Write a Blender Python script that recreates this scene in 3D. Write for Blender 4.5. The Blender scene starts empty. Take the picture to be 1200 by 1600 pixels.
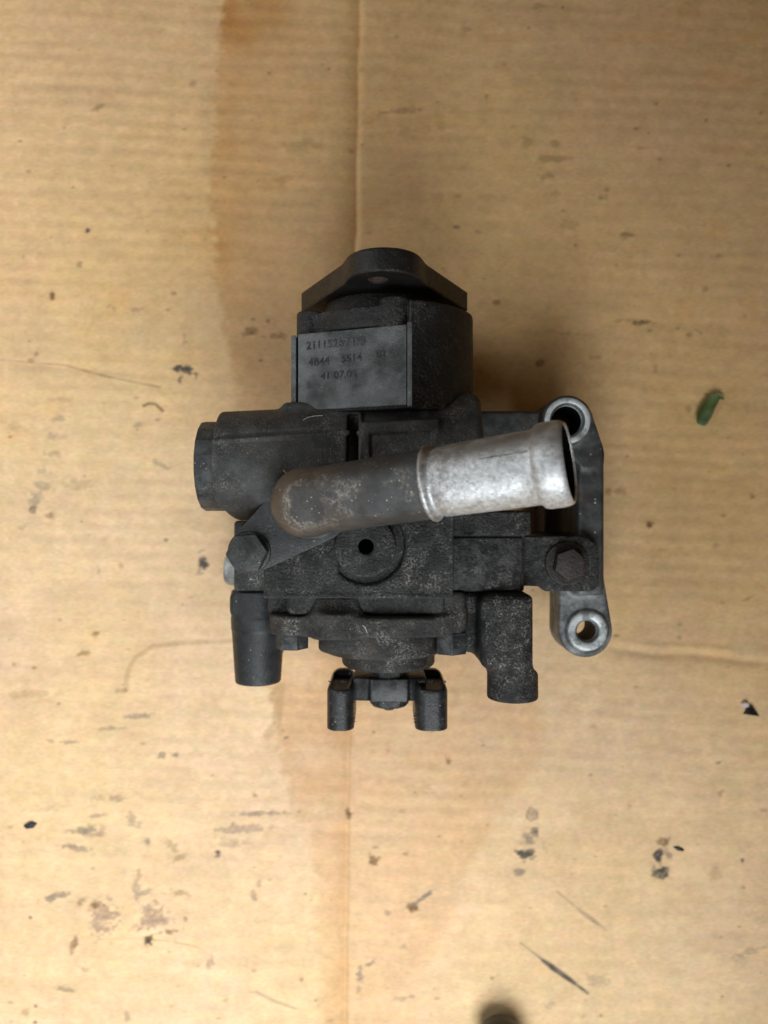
import bpy, bmesh, math, random
import numpy as np
from mathutils import Vector, Matrix

random.seed(7)
RNG = np.random.default_rng(11)
MM = 0.001
R = math.radians
scene = bpy.context.scene
COL = scene.collection

# ------------------------------------------------------------------ camera
H = 360.0                                     # phone held 36 cm above the cardboard
cam_d = bpy.data.cameras.new('camera')
cam = bpy.data.objects.new('camera', cam_d)
COL.objects.link(cam)
cam.location = (0, 0, H * MM)
cam_d.sensor_fit = 'VERTICAL'
cam_d.sensor_height = 36.0
cam_d.sensor_width = 27.0
cam_d.lens = 26.0
cam_d.clip_start = 0.005
cam_d.clip_end = 20.0
cam_d.dof.use_dof = True
cam_d.dof.focus_distance = 0.266
cam_d.dof.aperture_fstop = 7.5
scene.camera = cam

# ------------------------------------------------------------------ world, lamps, exposure
world = bpy.data.worlds.new('World')
scene.world = world
world.use_nodes = True
wb = world.node_tree.nodes['Background']
wb.inputs[0].default_value = (1.0, 0.66, 0.34, 1)
wb.inputs[1].default_value = 0.085

def area_lamp(name, loc, target, sx, sy, power, color):
    d = bpy.data.lights.new(name, 'AREA')
    d.shape = 'RECTANGLE'
    d.size = sx
    d.size_y = sy
    d.energy = power
    d.color = color
    o = bpy.data.objects.new(name, d)
    COL.objects.link(o)
    o.location = loc
    v = Vector(target) - Vector(loc)
    o.rotation_euler = v.to_track_quat('-Z', 'Y').to_euler()
    return o

area_lamp('doorway_light', (-0.448, 0.079, 0.40), (-0.492, -0.066, 0.0), 0.38, 0.63, 2.95, (0.93, 0.98, 1.0))
area_lamp('doorway_light', (0.0, -0.38, 0.41), (-0.30, -0.32, 0.0), 0.40, 0.30, 4.1, (0.93, 0.98, 1.0))

scene.view_settings.view_transform = 'Standard'
scene.view_settings.look = 'None'
scene.view_settings.exposure = 0.0
scene.view_settings.gamma = 1.0

# ------------------------------------------------------------------ material helpers
class NT:
    def __init__(self, name):
        self.m = bpy.data.materials.new(name)
        self.m.use_nodes = True
        self.t = self.m.node_tree
        self.b = self.t.nodes['Principled BSDF']
        self.tc = self.t.nodes.new('ShaderNodeTexCoord')
    def n(self, kind, **kw):
        nd = self.t.nodes.new(kind)
        for k, v in kw.items():
            setattr(nd, k, v)
        return nd
    def l(self, a, b):
        self.t.links.new(a, b)
    def setin(self, sock, v):
        if hasattr(v, 'is_linked') or hasattr(v, 'links'):
            self.l(v, sock)
        else:
            sock.default_value = v
    def noise(self, scale, detail=4, rough=0.55, vec=None, dist=0.0):
        nd = self.n('ShaderNodeTexNoise')
        nd.inputs['Scale'].default_value = scale
        nd.inputs['Detail'].default_value = detail
        nd.inputs['Roughness'].default_value = rough
        nd.inputs['Distortion'].default_value = dist
        self.l(vec if vec is not None else self.tc.outputs['Object'], nd.inputs['Vector'])
        return nd.outputs['Fac']
    def mapping(self, scale):
        nd = self.n('ShaderNodeMapping')
        nd.inputs['Scale'].default_value = scale
        self.l(self.tc.outputs['Object'], nd.inputs['Vector'])
        return nd.outputs['Vector']
    def ramp(self, fac, a, b):
        nd = self.n('ShaderNodeMapRange')
        nd.interpolation_type = 'SMOOTHSTEP'
        nd.inputs['From Min'].default_value = a
        nd.inputs['From Max'].default_value = b
        self.l(fac, nd.inputs['Value'])
        return nd.outputs['Result']
    def math(self, op, a, b=0.0):
        nd = self.n('ShaderNodeMath', operation=op)
        self.setin(nd.inputs[0], a)
        self.setin(nd.inputs[1], b)
        return nd.outputs[0]
    def mix(self, fac, a, b, blend='MIX'):
        nd = self.n('ShaderNodeMix', data_type='RGBA', blend_type=blend)
        self.setin(nd.inputs[0], fac)
        self.setin(nd.inputs[6], a)
        self.setin(nd.inputs[7], b)
        return nd.outputs[2]
    def bump(self, height, strength, dist, prev=None):
        nd = self.n('ShaderNodeBump')
        nd.inputs['Strength'].default_value = strength
        nd.inputs['Distance'].default_value = dist
        self.l(height, nd.inputs['Height'])
        if prev is not None:
            self.l(prev, nd.inputs['Normal'])
        return nd.outputs['Normal']
    def upward(self, a=0.15, b=0.9):
        g = self.n('ShaderNodeNewGeometry')
        s = self.n('ShaderNodeSeparateXYZ')
        self.l(g.outputs['Normal'], s.inputs[0])
        return self.ramp(s.outputs['Z'], a, b)
    def specks(self, scale, radius, keep, vec=None):
        """small scattered dots: returns a 0..1 mask"""
        v = self.n('ShaderNodeTexVoronoi')
        v.inputs['Scale'].default_value = scale
        self.l(vec if vec is not None else self.tc.outputs['Object'], v.inputs['Vector'])
        s = self.n('ShaderNodeSeparateColor')
        self.l(v.outputs['Color'], s.inputs[0])
        pick = self.math('GREATER_THAN', s.outputs[0], 1.0 - keep)
        rr = self.math('MULTIPLY', s.outputs[1], radius)
        d = self.math('LESS_THAN', v.outputs['Distance'], rr)
        return self.math('MULTIPLY', d, pick)

def c4(c):
    return (c[0], c[1], c[2], 1.0)

def grimy(name, base, base2, rough=0.55, dust=0.5, dust_col=(0.27, 0.255, 0.23), bump=0.35, grain=900,
          metallic=0.0, specks=0.25, warm=0.0, spec=0.3, patch=140, wear=0.45):
    """dirty dark casting: two-tone grime, dust patches on faces that look up, pale lint specks, casting grain"""
    t = NT(name)
    big = t.ramp(t.noise(90, 5, 0.6), 0.35, 0.68)
    col = t.mix(big, c4(base), c4(base2))
    if warm > 0:
        w = t.ramp(t.noise(60, 4, 0.6, dist=0.6), 0.5, 0.72)
        col = t.mix(t.math('MULTIPLY', w, warm), col, (0.075, 0.048, 0.028, 1))
    up = t.upward(0.1, 0.85)
    geo = t.n('ShaderNodeNewGeometry')
    pt = geo.outputs['Pointiness']
    worn = t.math('MULTIPLY', t.ramp(pt, 0.515, 0.575), t.ramp(t.noise(260, 4, 0.65), 0.40, 0.62))
    col = t.mix(t.math('MULTIPLY', worn, wear), col, (0.085, 0.088, 0.09, 1))
    zone = t.ramp(t.noise(42, 3, 0.55), 0.40, 0.66)
    pm = t.ramp(t.noise(patch, 6, 0.75), 0.43, 0.62)
    fm = t.ramp(t.noise(1100, 6, 0.85), 0.48, 0.60)
    dm = t.math('MULTIPLY', t.math('MULTIPLY', pm, fm), t.math('ADD', t.math('MULTIPLY', zone, 1.1), 0.38))
    packed = t.math('MULTIPLY', t.ramp(pt, 0.485, 0.44), t.math('MULTIPLY', fm, 0.55))
    dm = t.math('MULTIPLY', t.math('MAXIMUM', dm, packed), up)
    dm = t.math('MULTIPLY', dm, dust)
    dcol = t.mix(t.ramp(t.noise(150, 3), 0.35, 0.65), c4([d * 0.55 for d in dust_col]), c4(dust_col))
    col = t.mix(dm, col, dcol)
    film = t.math('MULTIPLY', t.ramp(t.noise(220, 6, 0.7), 0.4, 0.75), t.math('MULTIPLY', up, dust * 0.07))
    col = t.mix(film, col, c4(dust_col))
    sp = t.math('MULTIPLY', t.math('MAXIMUM', t.specks(950, 0.27, min(0.6, specks * 1.1)), t.specks(330, 0.13, specks * 0.25)), up)
    sp = t.math('MULTIPLY', sp, t.math('ADD', t.ramp(t.noise(85, 4, 0.6), 0.44, 0.62), 0.12))
    col = t.mix(t.math('MULTIPLY', sp, t.ramp(t.noise(420, 3), 0.3, 0.8)), col, (0.36, 0.345, 0.32, 1))
    t.l(col, t.b.inputs['Base Color'])
    rv = t.math('ADD', t.math('MULTIPLY', t.noise(300, 4), 0.25), rough - 0.12)
    rv = t.math('ADD', rv, t.math('MULTIPLY', dm, 0.3))
    t.l(t.math('SUBTRACT', rv, 0.05), t.b.inputs['Roughness'])
    t.b.inputs['Metallic'].default_value = metallic
    t.b.inputs['Specular IOR Level'].default_value = spec
    n1 = t.bump(t.noise(grain, 4, 0.65), min(1.0, bump * 1.6), 0.0011)
    n2 = t.bump(t.noise(240, 5, 0.65), bump * 0.8, 0.0012, n1)
    t.l(n2, t.b.inputs['Normal'])
    return t.m

def aluminium(name, base, dark, rough=0.38, grime=(0.45, 0.7), metallic=0.85, scratch=0.25, tint=None, tint_amt=0.0):
    t = NT(name)
    g = t.ramp(t.noise(160, 6, 0.68), grime[0], grime[1])
    f = t.ramp(t.noise(900, 4, 0.65), 0.35, 0.7)
    col = t.mix(f, c4([b * 0.86 for b in base]), c4(base))
    col = t.mix(g, col, c4(dark))
    if tint is not None:
        w = t.ramp(t.noise(70, 4, 0.6, dist=0.4), 0.48, 0.7)
        col = t.mix(t.math('MULTIPLY', w, tint_amt), col, c4(tint))
    pit = t.specks(420, 0.28, 0.22)
    col = t.mix(t.math('MULTIPLY', pit, 0.65), col, (0.05, 0.045, 0.04, 1))
    t.l(col, t.b.inputs['Base Color'])
    t.b.inputs['Metallic'].default_value = metallic
    rv = t.math('ADD', t.math('MULTIPLY', t.noise(500, 5, 0.7), 0.3), rough - 0.12)
    t.l(rv, t.b.inputs['Roughness'])
    n1 = t.bump(t.noise(700, 4, 0.6), 0.16, 0.0004)
    n2 = t.bump(t.noise(1.0, 3, 0.6, vec=t.mapping((180, 1500, 1500))), scratch, 0.0003, n1)
    t.l(n2, t.b.inputs['Normal'])
    return t.m

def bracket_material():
    """cast aluminium under dark grime, bar also painted darker as shade; lower lug and upper hole kept paler"""
    t = NT('grimy_shaded_aluminium_bracket')
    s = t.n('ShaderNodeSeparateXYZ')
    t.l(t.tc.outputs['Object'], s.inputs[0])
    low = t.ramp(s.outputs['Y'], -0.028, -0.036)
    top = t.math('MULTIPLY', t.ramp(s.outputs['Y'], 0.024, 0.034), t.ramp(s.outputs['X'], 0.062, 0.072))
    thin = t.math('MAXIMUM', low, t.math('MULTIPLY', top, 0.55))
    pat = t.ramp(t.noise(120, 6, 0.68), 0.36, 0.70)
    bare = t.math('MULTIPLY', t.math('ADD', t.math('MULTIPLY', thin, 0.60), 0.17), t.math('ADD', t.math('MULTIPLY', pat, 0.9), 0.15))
    col = t.mix(bare, (0.013, 0.0135, 0.015, 1), (0.27, 0.285, 0.29, 1))  # dark grime, deepened on the bar to paint its inner wall's shade
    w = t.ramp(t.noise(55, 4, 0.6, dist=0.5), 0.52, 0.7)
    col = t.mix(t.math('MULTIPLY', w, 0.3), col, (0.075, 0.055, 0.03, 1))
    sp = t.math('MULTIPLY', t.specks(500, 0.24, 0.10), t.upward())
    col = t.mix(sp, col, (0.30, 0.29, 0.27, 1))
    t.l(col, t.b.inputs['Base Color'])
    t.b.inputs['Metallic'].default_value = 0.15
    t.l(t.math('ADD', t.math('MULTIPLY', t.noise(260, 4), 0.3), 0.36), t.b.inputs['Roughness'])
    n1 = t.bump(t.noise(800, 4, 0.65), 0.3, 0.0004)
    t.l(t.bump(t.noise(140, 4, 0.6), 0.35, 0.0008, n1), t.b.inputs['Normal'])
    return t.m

M = {}
M['cast'] = grimy('black_casting', (0.0092, 0.0101, 0.0105), (0.0272, 0.0292, 0.0299), 0.55, 0.75, bump=0.55, specks=0.4)
M['cast_dust'] = grimy('dusty_black_casting', (0.0061, 0.0070, 0.0076), (0.0155, 0.0161, 0.0167), 0.6, 1.0, bump=0.5, specks=0.5, patch=190)
M['barrel'] = grimy('grey_black_casting', (0.0190, 0.0193, 0.0193), (0.0491, 0.0499, 0.0506), 0.6, 0.55, bump=0.3, grain=1400, specks=0.35, warm=0.25)
M['smooth'] = grimy('satin_black_metal', (0.0099, 0.0116, 0.0133), (0.0204, 0.0229, 0.0248), 0.5, 0.25, bump=0.12, grain=1500, specks=0.2)
M['flange'] = grimy('oily_black_steel', (0.006, 0.0058, 0.006), (0.012, 0.0105, 0.010), 0.5, 0.12, bump=0.25, warm=0.2, specks=0.05)
M['plate'] = grimy('worn_grey_plate', (0.0350, 0.0380, 0.0400), (0.1445, 0.1564, 0.1649), 0.5, 0.35, bump=0.35, grain=1500, specks=0.15)
M['rear'] = grimy('dark_rear_casting', (0.008, 0.0085, 0.009), (0.016, 0.0165, 0.0165), 0.55, 0.35, bump=0.4, specks=0.25)
M['front'] = grimy('dusty_front_casting', (0.0112, 0.0114, 0.0114), (0.0298, 0.0292, 0.0274), 0.62, 0.7, bump=0.4, specks=0.35, warm=0.25)
M['rubber'] = grimy('black_rubber', (0.006, 0.0068, 0.008), (0.012, 0.013, 0.0145), 0.42, 0.2, bump=0.1, grain=1500, specks=0.2)
M['bolt'] = grimy('black_bolt', (0.0126, 0.0137, 0.0147), (0.0272, 0.0289, 0.0306), 0.5, 0.3, bump=0.2, specks=0.3)
M['rust_bolt'] = grimy('brown_black_bolt', (0.014, 0.0105, 0.0105), (0.024, 0.018, 0.017), 0.6, 0.2, bump=0.3, specks=0.1, warm=0.2)
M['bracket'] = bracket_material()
M['hole'] = grimy('bore_shade', (0.002, 0.002, 0.002), (0.003, 0.003, 0.003), 0.9, 0.0, bump=0.1, specks=0.0, spec=0.03, wear=0.0)  # near-black colour paints the shade inside the holes
M['rust'] = grimy('rusty_bore', (0.09, 0.045, 0.022), (0.05, 0.026, 0.014), 0.75, 0.0, bump=0.4, specks=0.0)
def silver_material():
    """scuffed zinc: bright rubbed metal, pitted grey film, brown grime on the side turned to the bracket"""
    t = NT('scuffed_zinc')
    col = t.mix(t.ramp(t.noise(600, 6, 0.75), 0.32, 0.68), (0.34, 0.35, 0.36, 1), (0.66, 0.675, 0.69, 1))
    film = t.ramp(t.noise(130, 6, 0.7), 0.50, 0.72)
    col = t.mix(t.math('MULTIPLY', film, 0.65), col, (0.25, 0.245, 0.235, 1))
    geo = t.n('ShaderNodeNewGeometry')
    sx = t.n('ShaderNodeSeparateXYZ')
    t.l(geo.outputs['Normal'], sx.inputs[0])
    so = t.n('ShaderNodeSeparateXYZ')
    t.l(t.tc.outputs['Object'], so.inputs[0])
    side = t.ramp(t.math('SUBTRACT', so.outputs['Y'], t.math('MULTIPLY', so.outputs['X'], 0.141)), 0.0095, 0.0175)
    gr = t.math('MULTIPLY', side, t.ramp(t.noise(150, 6, 0.7), 0.25, 0.6))
    col = t.mix(t.math('MULTIPLY', gr, 0.75), col, (0.13, 0.105, 0.08, 1))
    collar = t.math('MULTIPLY', t.ramp(so.outputs['X'], 0.026, 0.0165), t.ramp(t.noise(180, 5, 0.7), 0.40, 0.62))
    col = t.mix(t.math('MULTIPLY', collar, 0.6), col, (0.12, 0.10, 0.085, 1))
    pit = t.math('MAXIMUM', t.specks(520, 0.26, 0.25), t.specks(1100, 0.3, 0.3))
    col = t.mix(t.math('MULTIPLY', pit, 0.55), col, (0.07, 0.065, 0.06, 1))
    t.l(col, t.b.inputs['Base Color'])
    t.b.inputs['Metallic'].default_value = 0.55
    rv = t.math('ADD', t.math('MULTIPLY', t.noise(700, 6, 0.75), 0.4), 0.24)
    t.l(t.math('ADD', rv, t.math('MULTIPLY', gr, 0.2)), t.b.inputs['Roughness'])
    n1 = t.bump(t.noise(500, 5, 0.7), 0.35, 0.0005)
    n2 = t.bump(t.noise(1.0, 4, 0.7, vec=t.mapping((160, 1700, 1700))), 0.35, 0.0004, n1)
    t.l(n2, t.b.inputs['Normal'])
    return t.m
M['silver'] = silver_material()
M['rim'] = aluminium('bare_aluminium', (0.56, 0.60, 0.62), (0.16, 0.17, 0.175), 0.5, (0.44, 0.66), 0.35, 0.15)

def pipe_material():
    """dark steel pipe with pale scuffs and a brown rust bloom round the bend"""
    t = NT('rusty_dark_pipe')
    col = t.mix(t.ramp(t.noise(110, 5, 0.6), 0.35, 0.7), (0.026, 0.027, 0.029, 1), (0.058, 0.059, 0.061, 1))
    geo = t.n('ShaderNodeSeparateXYZ')
    t.l(t.tc.outputs['Object'], geo.inputs[0])
    zone = t.ramp(geo.outputs['X'], 0.004, -0.030)
    rust = t.math('MULTIPLY', t.ramp(t.noise(75, 5, 0.65, dist=0.5), 0.34, 0.62), zone)
    col = t.mix(t.math('MULTIPLY', rust, 0.8), col, (0.085, 0.060, 0.040, 1))
    vd0 = t.n('ShaderNodeVectorMath', operation='DISTANCE')
    t.l(t.tc.outputs['Object'], vd0.inputs[0])
    vd0.inputs[1].default_value = (-0.0235, 0.0025, 0.1150)
    near = t.math('MULTIPLY', t.ramp(vd0.outputs['Value'], 0.015, 0.007), 0.11)
    scuff = t.math('MULTIPLY', t.ramp(t.math('ADD', t.noise(95, 6, 0.72), near), 0.50, 0.68), t.ramp(t.noise(800, 6, 0.85), 0.44, 0.60))
    up = t.upward(0.2, 0.9)
    col = t.mix(t.math('MULTIPLY', t.math('MULTIPLY', scuff, up), 0.75), col, (0.26, 0.24, 0.21, 1))
    vd = t.n('ShaderNodeVectorMath', operation='DISTANCE')
    t.l(t.tc.outputs['Object'], vd.inputs[0])
    vd.inputs[1].default_value = (-0.0255, 0.0025, 0.1145)
    dd = t.math('ADD', vd.outputs['Value'], t.math('MULTIPLY', t.math('SUBTRACT', t.noise(220, 4, 0.6), 0.5), 0.010))
    spot = t.ramp(dd, 0.0068, 0.0058)
    col = t.mix(t.math('MULTIPLY', spot, 0.85), col, (0.030, 0.030, 0.031, 1))
    sp = t.math('MULTIPLY', t.specks(800, 0.24, 0.3), up)
    col = t.mix(t.math('MULTIPLY', sp, 0.7), col, (0.4, 0.38, 0.35, 1))
    t.l(col, t.b.inputs['Base Color'])
    t.l(t.math('ADD', t.math('MULTIPLY', t.noise(260, 4), 0.3), 0.38), t.b.inputs['Roughness'])
    t.b.inputs['Metallic'].default_value = 0.15
    n1 = t.bump(t.noise(1100, 4, 0.65), 0.25, 0.0004)
    t.l(t.bump(t.noise(160, 4, 0.6), 0.25, 0.0007, n1), t.b.inputs['Normal'])
    return t.m
M['pipe'] = pipe_material()
M['plug'] = aluminium('dull_zinc', (0.36, 0.38, 0.38), (0.10, 0.105, 0.10), 0.5, (0.42, 0.7), 0.3, 0.15)

def simple(name, col, rough=0.5, bump=0.1, scale=400, spec=0.5):
    t = NT(name)
    c = t.mix(t.ramp(t.noise(scale * 0.4, 5, 0.6), 0.3, 0.7), c4([x * 0.7 for x in col]), c4(col))
    t.l(c, t.b.inputs['Base Color'])
    t.b.inputs['Roughness'].default_value = rough
    t.b.inputs['Specular IOR Level'].default_value = spec
    t.l(t.bump(t.noise(scale, 4, 0.6), bump, 0.0004), t.b.inputs['Normal'])
    return t.m
M['crumb'] = simple('dark_crumb', (0.012, 0.016, 0.018), 0.5, 0.4, 900)
M['handle'] = simple('black_plastic_grip', (0.005, 0.005, 0.006), 0.42, 0.15, 700)
M['shard'] = simple('black_plastic_shard', (0.010, 0.010, 0.012), 0.3, 0.05, 500)
M['shard_edge'] = simple('grey_broken_edge', (0.62, 0.58, 0.58), 0.5, 0.2, 900)
M['lint'] = simple('pale_lint', (0.5, 0.47, 0.42), 0.9, 0.0, 900)

def leaf_material():
    t = NT('dry_green_leaf')
    col = t.mix(t.ramp(t.noise(120, 4, 0.6), 0.35, 0.65), (0.060, 0.090, 0.018, 1), (0.115, 0.155, 0.060, 1))
    geo = t.n('ShaderNodeSeparateXYZ')
    t.l(t.tc.outputs['Object'], geo.inputs[0])
    tip = t.ramp(geo.outputs['Y'], -0.001, -0.009)
    col = t.mix(t.math('MULTIPLY', tip, 0.75), col, (0.15, 0.21, 0.12, 1))
    t.l(col, t.b.inputs['Base Color'])
    t.b.inputs['Roughness'].default_value = 0.5
    t.l(t.bump(t.noise(1.0, 3, 0.6, vec=t.mapping((900, 250, 900))), 0.3, 0.0004), t.b.inputs['Normal'])
    return t.m
M['leaf'] = leaf_material()

# ------------------------------------------------------------------ mesh helpers (all sizes in mm)
def obj_from_mesh(name, me, mat, parent=None):
    o = bpy.data.objects.new(name, me)
    COL.objects.link(o)
    me.materials.append(mat)
    if parent is not None:
        o.parent = parent
    return o

def from_arrays(name, verts, faces, mat, parent=None, smooth=True, sharp=None):
    me = bpy.data.meshes.new(name)
    nv, nf = len(verts), len(faces)
    me.vertices.add(nv)
    me.vertices.foreach_set('co', np.asarray(verts, np.float32).ravel())
    k = faces.shape[1]
    me.loops.add(nf * k)
    me.loops.foreach_set('vertex_index', faces.astype(np.int32).ravel())
    me.polygons.add(nf)
    me.polygons.foreach_set('loop_start', np.arange(0, nf * k, k, dtype=np.int32))
    me.polygons.foreach_set('loop_total', np.full(nf, k, np.int32))
    me.update(calc_edges=True)
    me.validate()
    me.polygons.foreach_set('use_smooth', np.full(len(me.polygons), smooth))
    if sharp is not None:
        me.set_sharp_from_angle(angle=R(sharp))
    return obj_from_mesh(name, me, mat, parent)

def finish(name, bm, mat, parent=None, bevel=0.4, seg=2, angle=32, sharp=50):
    bmesh.ops.remove_doubles(bm, verts=bm.verts, dist=1e-5)
    bmesh.ops.recalc_face_normals(bm, faces=bm.faces)
    if bevel > 0:
        es = [e for e in bm.edges if len(e.link_faces) == 2 and e.calc_face_angle(0) > R(angle)]
        if es:
            bmesh.ops.bevel(bm, geom=es, offset=bevel, segments=seg, profile=0.5, affect='EDGES', clamp_overlap=True)
    bmesh.ops.scale(bm, vec=(MM, MM, MM), verts=bm.verts)
    me = bpy.data.meshes.new(name)
    bm.to_mesh(me)
    bm.free()
    me.polygons.foreach_set('use_smooth', np.full(len(me.polygons), True))
    me.set_sharp_from_angle(angle=R(sharp))
    return obj_from_mesh(name, me, mat, parent)

def ax3(axis, p, t):
    if axis == 'x':
        return (t, p[0], p[1])
    if axis == 'y':
        return (p[0], t, p[1])
    return (p[0], p[1], t)

def prism(bm, poly, axis, a, b):
    va = [bm.verts.new(ax3(axis, p, a)) for p in poly]
    vb = [bm.verts.new(ax3(axis, p, b)) for p in poly]
    n = len(poly)
    bm.faces.new(va)
    bm.faces.new(vb[::-1])
    for i in range(n):
        j = (i + 1) % n
        bm.faces.new((va[i], vb[i], vb[j], va[j]))
    return bm

def lathe(bm, prof, origin, direction, seg=64, closed=False, squash=None):
    """spin (r, t) pairs round the axis; the profile's ends on r=0 close it, or closed=True joins last to first"""
    d = Vector(direction).normalized()
    q = d.to_track_quat('Z', 'Y').to_matrix()
    o = Vector(origin)
    rings = []
    for r, t in prof:
        if r <= 1e-6:
            rings.append([bm.verts.new(o + d * t)])
        else:
            ring = []
            for i in range(seg):
                a = 2 * math.pi * i / seg
                v = q @ Vector((r * math.cos(a), r * math.sin(a), 0))
                ring.append(bm.verts.new(o + d * t + v))
            rings.append(ring)
    pairs = list(zip(rings[:-1], rings[1:]))
    if closed:
        pairs.append((rings[-1], rings[0]))
    for A, B in pairs:
        if len(A) == 1 and len(B) == 1:
            continue
        for i in range(seg):
            j = (i + 1) % seg
            if len(A) == 1:
                bm.faces.new((A[0], B[j], B[i]))
            elif len(B) == 1:
                bm.faces.new((A[i], A[j], B[0]))
            else:
                bm.faces.new((A[i], A[j], B[j], B[i]))
    return bm

def hexagon(cx, cy, af, rot=0.0):
    r = af / math.sqrt(3)
    return [(cx + r * math.cos(rot + k * math.pi / 3), cy + r * math.sin(rot + k * math.pi / 3)) for k in range(6)]

# signed-distance modelling: shapes are distance fields, turned into a mesh by surface nets
class Grid:
    def __init__(self, lo, hi, h):
        self.lo, self.h = np.array(lo, float), h
        n = [int(math.ceil((hi[i] - lo[i]) / h)) + 1 for i in range(3)]
        ax = [(lo[i] + h * np.arange(n[i])).astype(np.float32) for i in range(3)]
        self.X, self.Y, self.Z = ax[0][:, None, None], ax[1][None, :, None], ax[2][None, None, :]
        self.n = n

def smin(a, b, k):
    if k <= 0:
        return np.minimum(a, b)
    h = np.clip(0.5 + 0.5 * (b - a) / k, 0, 1)
    return b * (1 - h) + a * h - k * h * (1 - h)
def smax(a, b, k):
    return -smin(-a, -b, k)
def sbox(g, x0, x1, y0, y1, z0, z1, r=1.0):
    qx = np.abs(g.X - (x0 + x1) / 2) - ((x1 - x0) / 2 - r)
    qy = np.abs(g.Y - (y0 + y1) / 2) - ((y1 - y0) / 2 - r)
    qz = np.abs(g.Z - (z0 + z1) / 2) - ((z1 - z0) / 2 - r)
    return np.sqrt(np.maximum(qx, 0)**2 + np.maximum(qy, 0)**2 + np.maximum(qz, 0)**2) + np.minimum(np.maximum(np.maximum(qx, qy), qz), 0) - r
def scyl(g, axis, c, r, a, b, rnd=0.8, r2=None):
    """cylinder along an axis between a and b, centre c in the other two coordinates; r2 = radius at b (taper)"""
    P = {'x': (g.Y, g.Z, g.X), 'y': (g.X, g.Z, g.Y), 'z': (g.X, g.Y, g.Z)}[axis]
    d = np.sqrt((P[0] - c[0])**2 + (P[1] - c[1])**2)
    if r2 is not None:
        rr = r + (r2 - r) * np.clip((P[2] - a) / (b - a), 0, 1)
    else:
        rr = r
    qd = d - (rr - rnd)
    qt = np.abs(P[2] - (a + b) / 2) - (abs(b - a) / 2 - rnd)
    return np.sqrt(np.maximum(qd, 0)**2 + np.maximum(qt, 0)**2) + np.minimum(np.maximum(qd, qt), 0) - rnd
def shalf(g, p, n):
    n = np.array(n, float)
    n /= np.linalg.norm(n)
    return (g.X - p[0]) * n[0] + (g.Y - p[1]) * n[1] + (g.Z - p[2]) * n[2]
def scap(g, a, b, r):
    a, b = np.array(a, float), np.array(b, float)
    ab = b - a
    t = np.clip(((g.X - a[0]) * ab[0] + (g.Y - a[1]) * ab[1] + (g.Z - a[2]) * ab[2]) / ab.dot(ab), 0, 1)
    return np.sqrt((g.X - a[0] - t * ab[0])**2 + (g.Y - a[1] - t * ab[1])**2 + (g.Z - a[2] - t * ab[2])**2) - r
def hull_poly(circles, n=48):
    pts = []
    for cx, cy, r in circles:
        for k in range(n):
            a = 2 * math.pi * k / n
            pts.append((cx + r * math.cos(a), cy + r * math.sin(a)))
    pts = sorted(set(pts))
    def half(ps):
        h = []
        for p in ps:
            while len(h) >= 2 and (h[-1][0]-h[-2][0])*(p[1]-h[-2][1]) - (h[-1][1]-h[-2][1])*(p[0]-h[-2][0]) <= 1e-9:
                h.pop()
            h.append(p)
        return h[:-1]
    return half(pts) + half(pts[::-1])
def spoly(g, axis, poly, a, b, rnd=0.5):
    """convex counter-clockwise polygon extruded along an axis"""
    P = {'x': (g.Y, g.Z, g.X), 'y': (g.X, g.Z, g.Y), 'z': (g.X, g.Y, g.Z)}[axis]
    d = None
    n = len(poly)
    for i in range(n):
        p, q = poly[i], poly[(i + 1) % n]
        ex, ey = q[0] - p[0], q[1] - p[1]
        L = math.hypot(ex, ey)
        if L < 1e-6:
            continue
        e = (P[0] - p[0]) * (ey / L) + (P[1] - p[1]) * (-ex / L)
        d = e if d is None else np.maximum(d, e)
    qt = np.abs(P[2] - (a + b) / 2) - abs(b - a) / 2
    return smax(d, qt, rnd)

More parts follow.
